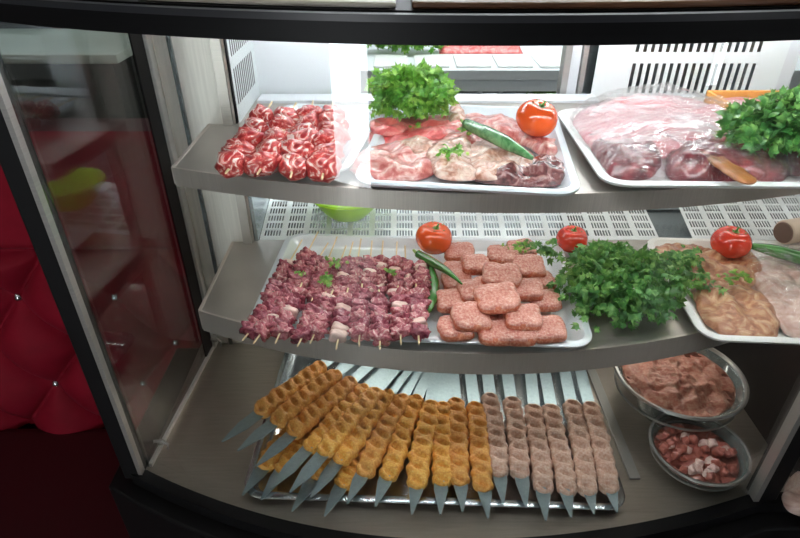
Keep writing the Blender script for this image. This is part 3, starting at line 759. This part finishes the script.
def sprig(x, y, ds, n, label, s=.012, sp=.010, seed=5):
    rnd = random.Random(seed); c = at(x, y, ds); mb = MB(); o = empty('parsley_sprig', c, label, 'parsley')
    for j in range(n):
        p = c + Vector((rnd.gauss(0,sp), rnd.gauss(0,sp), rnd.uniform(0,sp*.8)))
        leaf(mb, p, Vector((rnd.gauss(0,1), rnd.gauss(0,1), rnd.gauss(0,.5))), Vector((0,-.4,1)), s*rnd.uniform(.6,1), rnd)
    mb.build('leaves', M['leaf'], o, auto=False)
    MB().tube([c - Vector((0,0,.004)), c + Vector((.006,.004,.004))], [.0014,.001], 6).build('stem', M['stem'], o)
sprig(451,153,.362,34,'small parsley sprig on the pale steak on the upper shelf', .011, .007, 5)
sprig(467,131,.360,10,'tiny parsley sprig beside the head of the long pale pepper', .009, .005, 6)
sprig(416,127,.368,6,'tiny parsley leaf cluster below the upper bunch, on the pink slice', .010, .004, 7)
sprig(332,263,.628,14,'small parsley sprig at the back of the lamb skewers', .011, .007, 8)
sprig(326,280,.622,18,'small parsley sprig in the middle of the lamb skewers', .011, .006, 9)
sprig(392,273,.622,10,'tiny parsley sprig on the right of the lamb skewers', .009, .005, 10)
sprig(300,274,.622,7,'tiny parsley sprig on the left of the lamb skewers', .008, .004, 11)
sprig(515,248,.630,24,'loose parsley sprig on the rear cutlets beside the big bunch', .012, .010, 12)
sprig(738,278,.630,22,'loose parsley sprig on the marinated chicken', .012, .012, 13)

# --- upper right: film-wrapped meat
slab('wrapped_meat', M['wrappink'], [(572,122),(600,108),(640,104),(695,108),(728,120),(745,140),(730,152),(680,158),(620,156),(585,146)], U, .034, 'large pink film-wrapped meat cut at the back of the upper right tray', seed=21, lump=.012, lf=16, edge=3)
slab('wrapped_meat', M['wrapred'], [(590,150),(610,144),(640,150),(660,160),(650,178),(612,180),(598,168)], U, .026, 'dark red film-wrapped meat at the front left of the upper right tray', seed=22, lump=.010, lf=22, edge=3)
slab('wrapped_meat', M['wrapred'], [(672,156),(695,148),(715,150),(745,150),(775,156),(790,172),(775,182),(720,183),(680,182),(665,172)], U, .032, 'dark red film-wrapped meat at the front right of the upper right tray', seed=23, lump=.014, lf=26, edge=3)
slab('wrapped_meat', M['wrapred'], [(760,146),(800,140),(840,146),(850,168),(800,176),(770,166)], U, .026, 'dark red film-wrapped meat under the dark parsley bunch', seed=24, lump=.012, lf=22, edge=3)
slab('reflection_strip', M['tan'], [(700,153),(708,151),(730,163),(757,179),(746,184),(724,172)], .360, .004, 'tan strip standing in for a reflection on the film over the dark red meat', seed=25, lump=.002)  # strip shape and tan colour stand in for an orange-brown reflection
# cling film over it
def film(name, pts, ds, th, label, seed):
    return slab(name, M['film'], pts, ds, th, label, 'cling film', None, seed, .010, 24, 5, wave=.002, N=96, K=20)
film('cling_film', [(566,126),(590,106),(640,100),(700,107),(732,119),(790,125),(860,130),(860,180),(790,184),(700,184),(615,182),(590,160)], .388, .044, 'wrinkled clear cling film over the meat on the upper right tray', 26)
# orange-rimmed box behind
bx0 = at(703,98,.385)
r_ = empty('orange_box', (.668*S+.145, 1.2*S, H(.379)), 'orange-tan open box behind the film-wrapped meat on the upper shelf', 'box')
x0, x1, y0, y1 = .668*S, .668*S+.29, 1.136*S, 1.27*S
zb, zt = H(.379), H(.352)
mb = MB(); mb.box(x0,x1,y0,y0+.006,zb,zt); mb.box(x0,x1,y1-.006,y1,zb,zt); mb.box(x0,x0+.006,y0,y1,zb,zt); mb.box(x1-.006,x1,y0,y1,zb,zt); mb.box(x0,x1,y0,y1,zb,zb+.004)
mb.build('walls', M['orangebox'], r_, smooth=False, bevel=.001)
slabf = MB()
nx, ny = 30, 12; P = []
for j in range(ny+1):
    for i in range(nx+1):
        x = x0+.008+(x1-x0-.016)*i/nx; y = y0+.008+(y1-y0-.016)*j/ny; P.append((x, y, zt-.012+.006*nz((x,y,0), 30, 3)))
slabf.add(P, [(j*(nx+1)+i, j*(nx+1)+i+1, (j+1)*(nx+1)+i+1, (j+1)*(nx+1)+i) for j in range(ny) for i in range(nx)])
slabf.build('wrapped_contents', M['wrappink'], r_, auto=False)

# --- lower right: marinated chicken under film
CR = .672
slab('marinated_chicken', M['chicken'], [(652,252),(672,246),(700,248),(716,258),(712,276),(690,284),(668,276)], CR, .016, 'orange-brown marinated chicken piece at the back left of the white tray', seed=31, lump=.009)
slab('marinated_chicken', M['chicken'], [(690,262),(720,250),(748,256),(762,272),(748,290),(715,292),(695,282)], CR, .020, 'orange-brown marinated chicken piece in front of the deep red tomato', seed=32, lump=.010)
slab('marinated_chicken', M['chicken'], [(692,288),(725,284),(758,296),(778,318),(774,338),(735,340),(708,326),(696,306)], CR, .018, 'orange-brown marinated chicken piece at the front left of the white tray', seed=33, lump=.010)
slab('pale_meat', M['chickenp'], [(750,262),(790,256),(830,262),(840,300),(836,338),(795,340),(775,320),(758,296)], CR, .016, 'pale raw meat under film at the right of the white tray', seed=34, lump=.009)
film('cling_film', [(742,262),(770,252),(800,250),(850,256),(858,300),(850,342),(800,342),(786,330),(768,302),(748,284)], .668, .034, 'wrinkled clear cling film over the pale meat on the white tray', 35)
# brown-ended roll
rc = at(786,232,.632)
rr_ = empty('meat_roll', rc, 'beige roll with a round brown end at the back right of the lower shelf', 'roll')
MB().tube([rc + Vector((-.006,-.002,0)), rc + Vector((-.003,-.001,0)), rc + Vector((.11,.03,0))], [.0215,.0235,.0235], 28).build('wrapper', M['paperroll'], rr_, bevel=.001)
MB().tube([rc + Vector((-.0085,-.003,0)), rc + Vector((-.0055,-.002,0))], [.0195,.0205], 28).build('end_cap', M['brown'], rr_)

# --- lime bowl behind lower shelf
lb = at(347,222,.664); lb = Vector((lb.x, 1.285*S, H(.66)))
mb = MB(); mb.lathe((lb.x, lb.y, lb.z), [(.0,.001),(.040,0),(.044,.004),(.060,.022),(.074,.050),(.078,.051),(.079,.048),(.0775,.047)], 48)
tag(mb.build('lime_bowl', M['lime'], None, solid=.0012), 'lime green plastic bowl at the back under the upper shelf', 'bowl')

# --- bowls on the case floor at right
def bowl(c, r, h, label, m, foot=False):
    o = empty('glass_bowl', c, label, 'bowl', 'round bowls on the case floor')
    prof = [(0.001,0),(r*.48,0),(r*.50,.004),(r*.53,h*.50),(r*.78,h*.68),(r*.97,h*.90),(r*.985,h*.95)] if foot else [(0.001,0),(r*.55,.0),(r*.62,.004),(r*.80,h*.35),(r*.95,h*.72),(r*.985,h*.95)]
    mb = MB(); mb.lathe(c, prof, 64)
    mb.build('body', m, o, solid=.003)
    mb = MB(); mb.lathe(c, [(r*.975,h*.95),(r*1.0,h*1.0),(r*1.03,h*1.0),(r*1.04,h*.95),(r*1.0,h*.92),(r*.975,h*.95)], 64); mb.build('rim', M['alu'], o)
    mb = MB(); mb.lathe(c, [(r*.93,h*.60),(r*.965,h*.62),(r*.965,h*.58),(r*.93,h*.56)], 64); mb.build('ridge', M['alu'], o)
def heap(c, r, z, m, label, seed, lump=.010, name='minced_meat', dome=.012):
    mb = MB(); L = []
    for k in range(26):
        s = 1 - (k/25)*.985
        lp = []
        for j in range(72):
            a = 2*math.pi*j/72; p = Vector((c[0]+r*s*math.cos(a), c[1]+r*s*math.sin(a), 0))
            lp.append(Vector((p.x, p.y, z + dome*(1-s*s) + lump*nz(p, 45, seed)*min(1,(1-s)*8+.2) + lump*.5*nz(p, 130, seed+2)*min(1,(1-s)*8+.2))))
        L.append(lp)
    mb.loops(L, cap0=True, cap1=True)
    return tag(mb.build(name, m, None, auto=False), label, 'minced meat', kind='stuff')
A_ = at(682,384,.885); cA = (A_.x+.008, A_.y+.032, H(1.0)+.001)
bowl(cA, .114, .098, 'wide round bowl of reddish mince at the right of the case floor', M['bowlglass'], True)
heap((cA[0],cA[1]), .100, cA[2]+.082, M['mince'], 'reddish spiced mince heaped in the wide round bowl', 41)
B_ = at(703,465,.955); cB = (B_.x+.002, B_.y+.029, H(1.0)+.001)
bowl(cB, .079, .052, 'smaller front round bowl of diced meat and pale fat beside the mullion', M['bowlglass'])
heap((cB[0],cB[1]), .069, cB[2]+.032, M['cuber'], 'bed of diced red meat in the front round bowl', 42, .006, 'diced_meat', .004)
CM = [blob_mesh('meat_cube', M['cuber'], 50+i, .6, .35, 1.6) for i in range(3)]
for i in range(46):
    a = R.uniform(0, 6.28); q = math.sqrt(R.random()) * .061; fat = R.random() < .42
    me = R.choice(FAT if fat else CM)
    o = bpy.data.objects.new('fat_cube' if fat else 'meat_cube', me); COL.objects.link(o)
    o.location = (cB[0]+q*math.cos(a), cB[1]+q*math.sin(a), cB[2]+.040+R.uniform(0,.006))
    o.rotation_euler = (R.uniform(0,3), R.uniform(0,3), R.uniform(0,3)); s_ = R.uniform(.50,.85); o.scale = (s_*1.2, s_, s_)
    tag(o, 'pale fat cube among the diced meat in the front round bowl' if fat else 'small red meat cube among the diced meat in the front round bowl', 'diced meat', 'pale fat cubes in the front bowl' if fat else 'red meat cubes in the front bowl')
C_ = at(797,365,.905); cC = (C_.x+.02, C_.y+.02, H(1.0)+.001)
bowl(cC, .090, .085, 'round bowl of pink mince at the far right, behind the mullion', M['bowlglass'])
heap((cC[0],cC[1]), .080, cC[2]+.066, M['mincep'], 'pink mince heaped in the far right round bowl', 43, .014)
# low partition strips on the deck
for (x_, w_) in ((.468,.022),):
    MB().box(x_*S, (x_+w_)*S, .76*S, 1.30*S, H(1.0)+.0005, H(1.0)+.006).build('deck_strip', M['alu'], case, smooth=False, bevel=.001)
MB().box(.80*S, .81*S, .72*S, 1.38*S, H(1.0), H(.74)).build('dark_divider', M['black'], case, smooth=False)
pc = at(797,500,.96)
slab('pale_meat', M['chickenp'], [(783,492),(800,470),(830,470),(850,500),(820,515),(790,512)], .985, .02, 'pale meat piece behind the glass right of the mullion', seed=51, lump=.008)

# ------------------------------------------------------------------ things on top of the case
TZ = H(.0950)+.0006
def top_at(x, y): return at(x, y, .0948)
p = top_at(150, 6); q = top_at(405, 6)
mb = curved_slab(-.285, -.004, lambda x: gy(x, .016), 1.22, TZ, TZ+.005)
tag(mb.build('cream_slab', M['cream'], None, smooth=False, bevel=.002), 'cream stone slab lying on the left of the case top', 'slab')
mb = curved_slab(-.50, -.30, lambda x: gy(x, .03), 1.15, TZ, TZ+.006)
tag(mb.build('grey_board', M['rail'], None, smooth=False, bevel=.002), 'dark grey board at the left end of the case top', 'board')
mb = curved_slab(.012, .56, lambda x: gy(x, .014), 1.22, TZ, TZ+.006)
tag(mb.build('serving_board', M['brownwood'], None, smooth=False, bevel=.002), 'dark brown wooden board on the right of the case top', 'board')
for (x_, y_, r0, lbl) in ((.15,.80*S,.095,'round pale plate on the left of the brown board'), (.36,.80*S,.085,'round pale plate on the right of the brown board')):
    mb = MB(); mb.lathe((x_, y_, TZ+.0066), [(.001,0),(r0*.6,0),(r0*.65,.002),(r0*.95,.012),(r0,.014),(r0*1.0,.015),(r0*.94,.0135)], 56)
    tag(mb.build('plate', M['cream'], None, solid=.001), lbl, 'plate')

# ------------------------------------------------------------------ red booth sofa on the left
SY = 1.30*S
sx0, sx1 = -1.9*1.0, -.536*S
seat_z, top_z = EYE - 1.39*S, EYE - .455*S
sofa = empty('booth_sofa', ((sx0+sx1)/2, SY, 0), 'red velvet booth sofa with a button-tufted back, left of the display case', 'sofa')
AX, AZ = .225, .272
bx, bz = -1.045*S, EYE - .92*S
def tuft(x, z):
    u = (x-bx)/AX + (z-bz)/AZ; v = (x-bx)/AX - (z-bz)/AZ
    return (abs(math.sin(math.pi*u)) * abs(math.sin(math.pi*v))) ** .42
mb = MB(); nx, nzg = 230, 130; P = []
for j in range(nzg+1):
    z = seat_z - .02 + (top_z-seat_z+.02)*j/nzg
    for i in range(nx+1):
        x = sx0 + (sx1-sx0)*i/nx
        d = .066 * tuft(x, z)
        zb_ = EYE - .76*S
        if z > zb_: d = .060 * min(1, (z - zb_)/.03) ** .5
        else: d *= min(1, (zb_ - z)/.03 + .15)  ** .5
        ed = min(1, (top_z-z)/.05); d *= math.sqrt(max(0, ed))
        P.append((x, SY - d + .002*nz((x,0,z), 14), z))
mb.add(P, [(j*(nx+1)+i, j*(nx+1)+i+1, (j+1)*(nx+1)+i+1, (j+1)*(nx+1)+i) for j in range(nzg) for i in range(nx)])
bk = mb.build('backrest', M['velvet'], sofa, auto=False)
MB().box(sx0, sx1, SY+.001, SY+.12, .05, top_z-.01).build('back_panel', M['seatred'], sofa, smooth=False, bevel=.01)
for iu in range(-8, 9):
    for iv in range(-8, 9):
        x = bx + AX*(iu+iv)/2; z = bz + AZ*(iu-iv)/2
        if sx0+.03 < x < sx1-.03 and seat_z+.03 < z < EYE - .80*S:
            mb = MB(); c = Vector((x, SY-.008, z))
            L = []
            for rr, yy in ((.0095,0),(.010,-.003),(.007,-.007),(.002,-.009)):
                L.append([c + Vector((rr*math.cos(t), yy, rr*math.sin(t))) for t in [2*math.pi*k/12 for k in range(12)]])
            mb.loops(L); mb.build('button', M['crystal'], bk)
mb = MB(); mb.box(sx0, -.63*S, SY-.60, SY-.03, seat_z-.14, seat_z)
mb.build('seat', M['seatred'], sofa, smooth=False, bevel=.03)
MB().box(sx0, -.63*S, SY-.56, SY, .0, seat_z-.141).build('base', M['black'], sofa, smooth=False)

# ------------------------------------------------------------------ service side behind the case: second cooled counter
ctr = empty('service_counter', (.1, 2.35, 0), 'long steel service counter behind the display case', 'counter')
MB().box(-.5, 1.9, 2.18, 2.62, 1.030, 1.068).build('worktop', M['duct'], ctr, smooth=False, bevel=.003)
MB().box(-.5, 1.9, 2.20, 2.22, .985, 1.03).build('front_rail', M['duct'], ctr, smooth=False)
MB().box(-.5, 1.9, 2.18, 2.62, .86, .93).build('lower_ledge', M['whitep'], ctr, smooth=False)
MB().box(-.5, 1.9, 2.56, 2.60, .93, 1.03).build('rear_board', M['dark_side'], ctr, smooth=False)
for x_ in (.30, .38, .9): MB().box(x_, x_+.018, 2.24, 2.26, .93, .985).build('leg', M['whitep'], ctr, smooth=False)
MB().box(-.5, 1.9, 2.22, 2.58, 0, .86).build('cabinet_body', M['whitep'], ctr, smooth=False)
for i in range(7):
    x_ = -.10 + i*.155
    tag(MB().box(x_, x_+.13, 2.21, 2.40, 1.0685, 1.076).build('white_dish', M['traywhite'], None, smooth=False, bevel=.003), f'{ORD[i]} white rectangular dish from the left on the rear service counter', 'dish', 'white dishes on the rear counter')
def heapbox(x0, x1, y0, y1, z, m, label, seed):
    mb = MB(); nx, ny = 30, 10; P = []
    for j in range(ny+1):
        for i in range(nx+1):
            x = x0+(x1-x0)*i/nx; y = y0+(y1-y0)*j/ny; e = min(i, nx-i, j, ny-j); P.append((x, y, z + (0 if e == 0 else .02 + .014*nz((x,y,0), 40, seed))))
    mb.add(P, [(j*(nx+1)+i, j*(nx+1)+i+1, (j+1)*(nx+1)+i+1, (j+1)*(nx+1)+i) for j in range(ny) for i in range(nx)])
    tag(mb.build('raw_meat_heap', m, None, auto=False), label, 'meat', kind='stuff')
heapbox(.16, .50, 2.44, 2.58, 1.069, M['pinkslice'], 'row of raw pink meat at the back of the rear service counter', 61)
parsley('parsley_bunch', (.02, 2.46, 1.12), (.16,.07,.055), 420, .030, M['leaf'], 'parsley bunch standing on the rear service counter', 62, stems=0)
parsley('parsley_bunch', (.60, 2.27, .968), (.10,.03,.034), 260, .022, M['leaf'], 'low parsley bunch under the worktop of the rear service counter', 63, stems=0)
slabb = MB().box(0.0, .22, 2.24, 2.32, .931, .942); tag(slabb.build('wooden_strip', M['tan'], None, smooth=False, bevel=.002), 'tan wooden strip lying on the lower ledge of the rear counter', 'board')
# bright wall tiles behind the service side
struct('wall_partition', MB().box(-.55, 3.3, 2.9, 2.95, 0, RZ), M['whitep'])
# low shelf with white-lit cooler far behind the sofa
fz = empty('lit_cooler', (-2.0, 2.9, 0), 'far white-lit cooler cabinet behind the sofa', 'cooler')
MB().box(-2.9, -1.3, 2.7, 3.3, 0, .98).build('cabinet', M['dark_side'], fz, smooth=False)
MB().box(-2.95, -1.25, 2.65, 3.3, .98, 1.02).build('counter_top', M['cream'], fz, smooth=False, bevel=.004)
MB().box(-2.9, -1.3, 3.25, 3.3, 1.02, 1.62).build('rear_board', M['rail'], fz, smooth=False)
M['coolled'] = emit('cooler_light', (.75,.95,1), 3)
MB().box(-2.8, -1.45, 3.1, 3.14, 1.18, 1.22).build('light_strip', M['coolled'], fz, smooth=False)
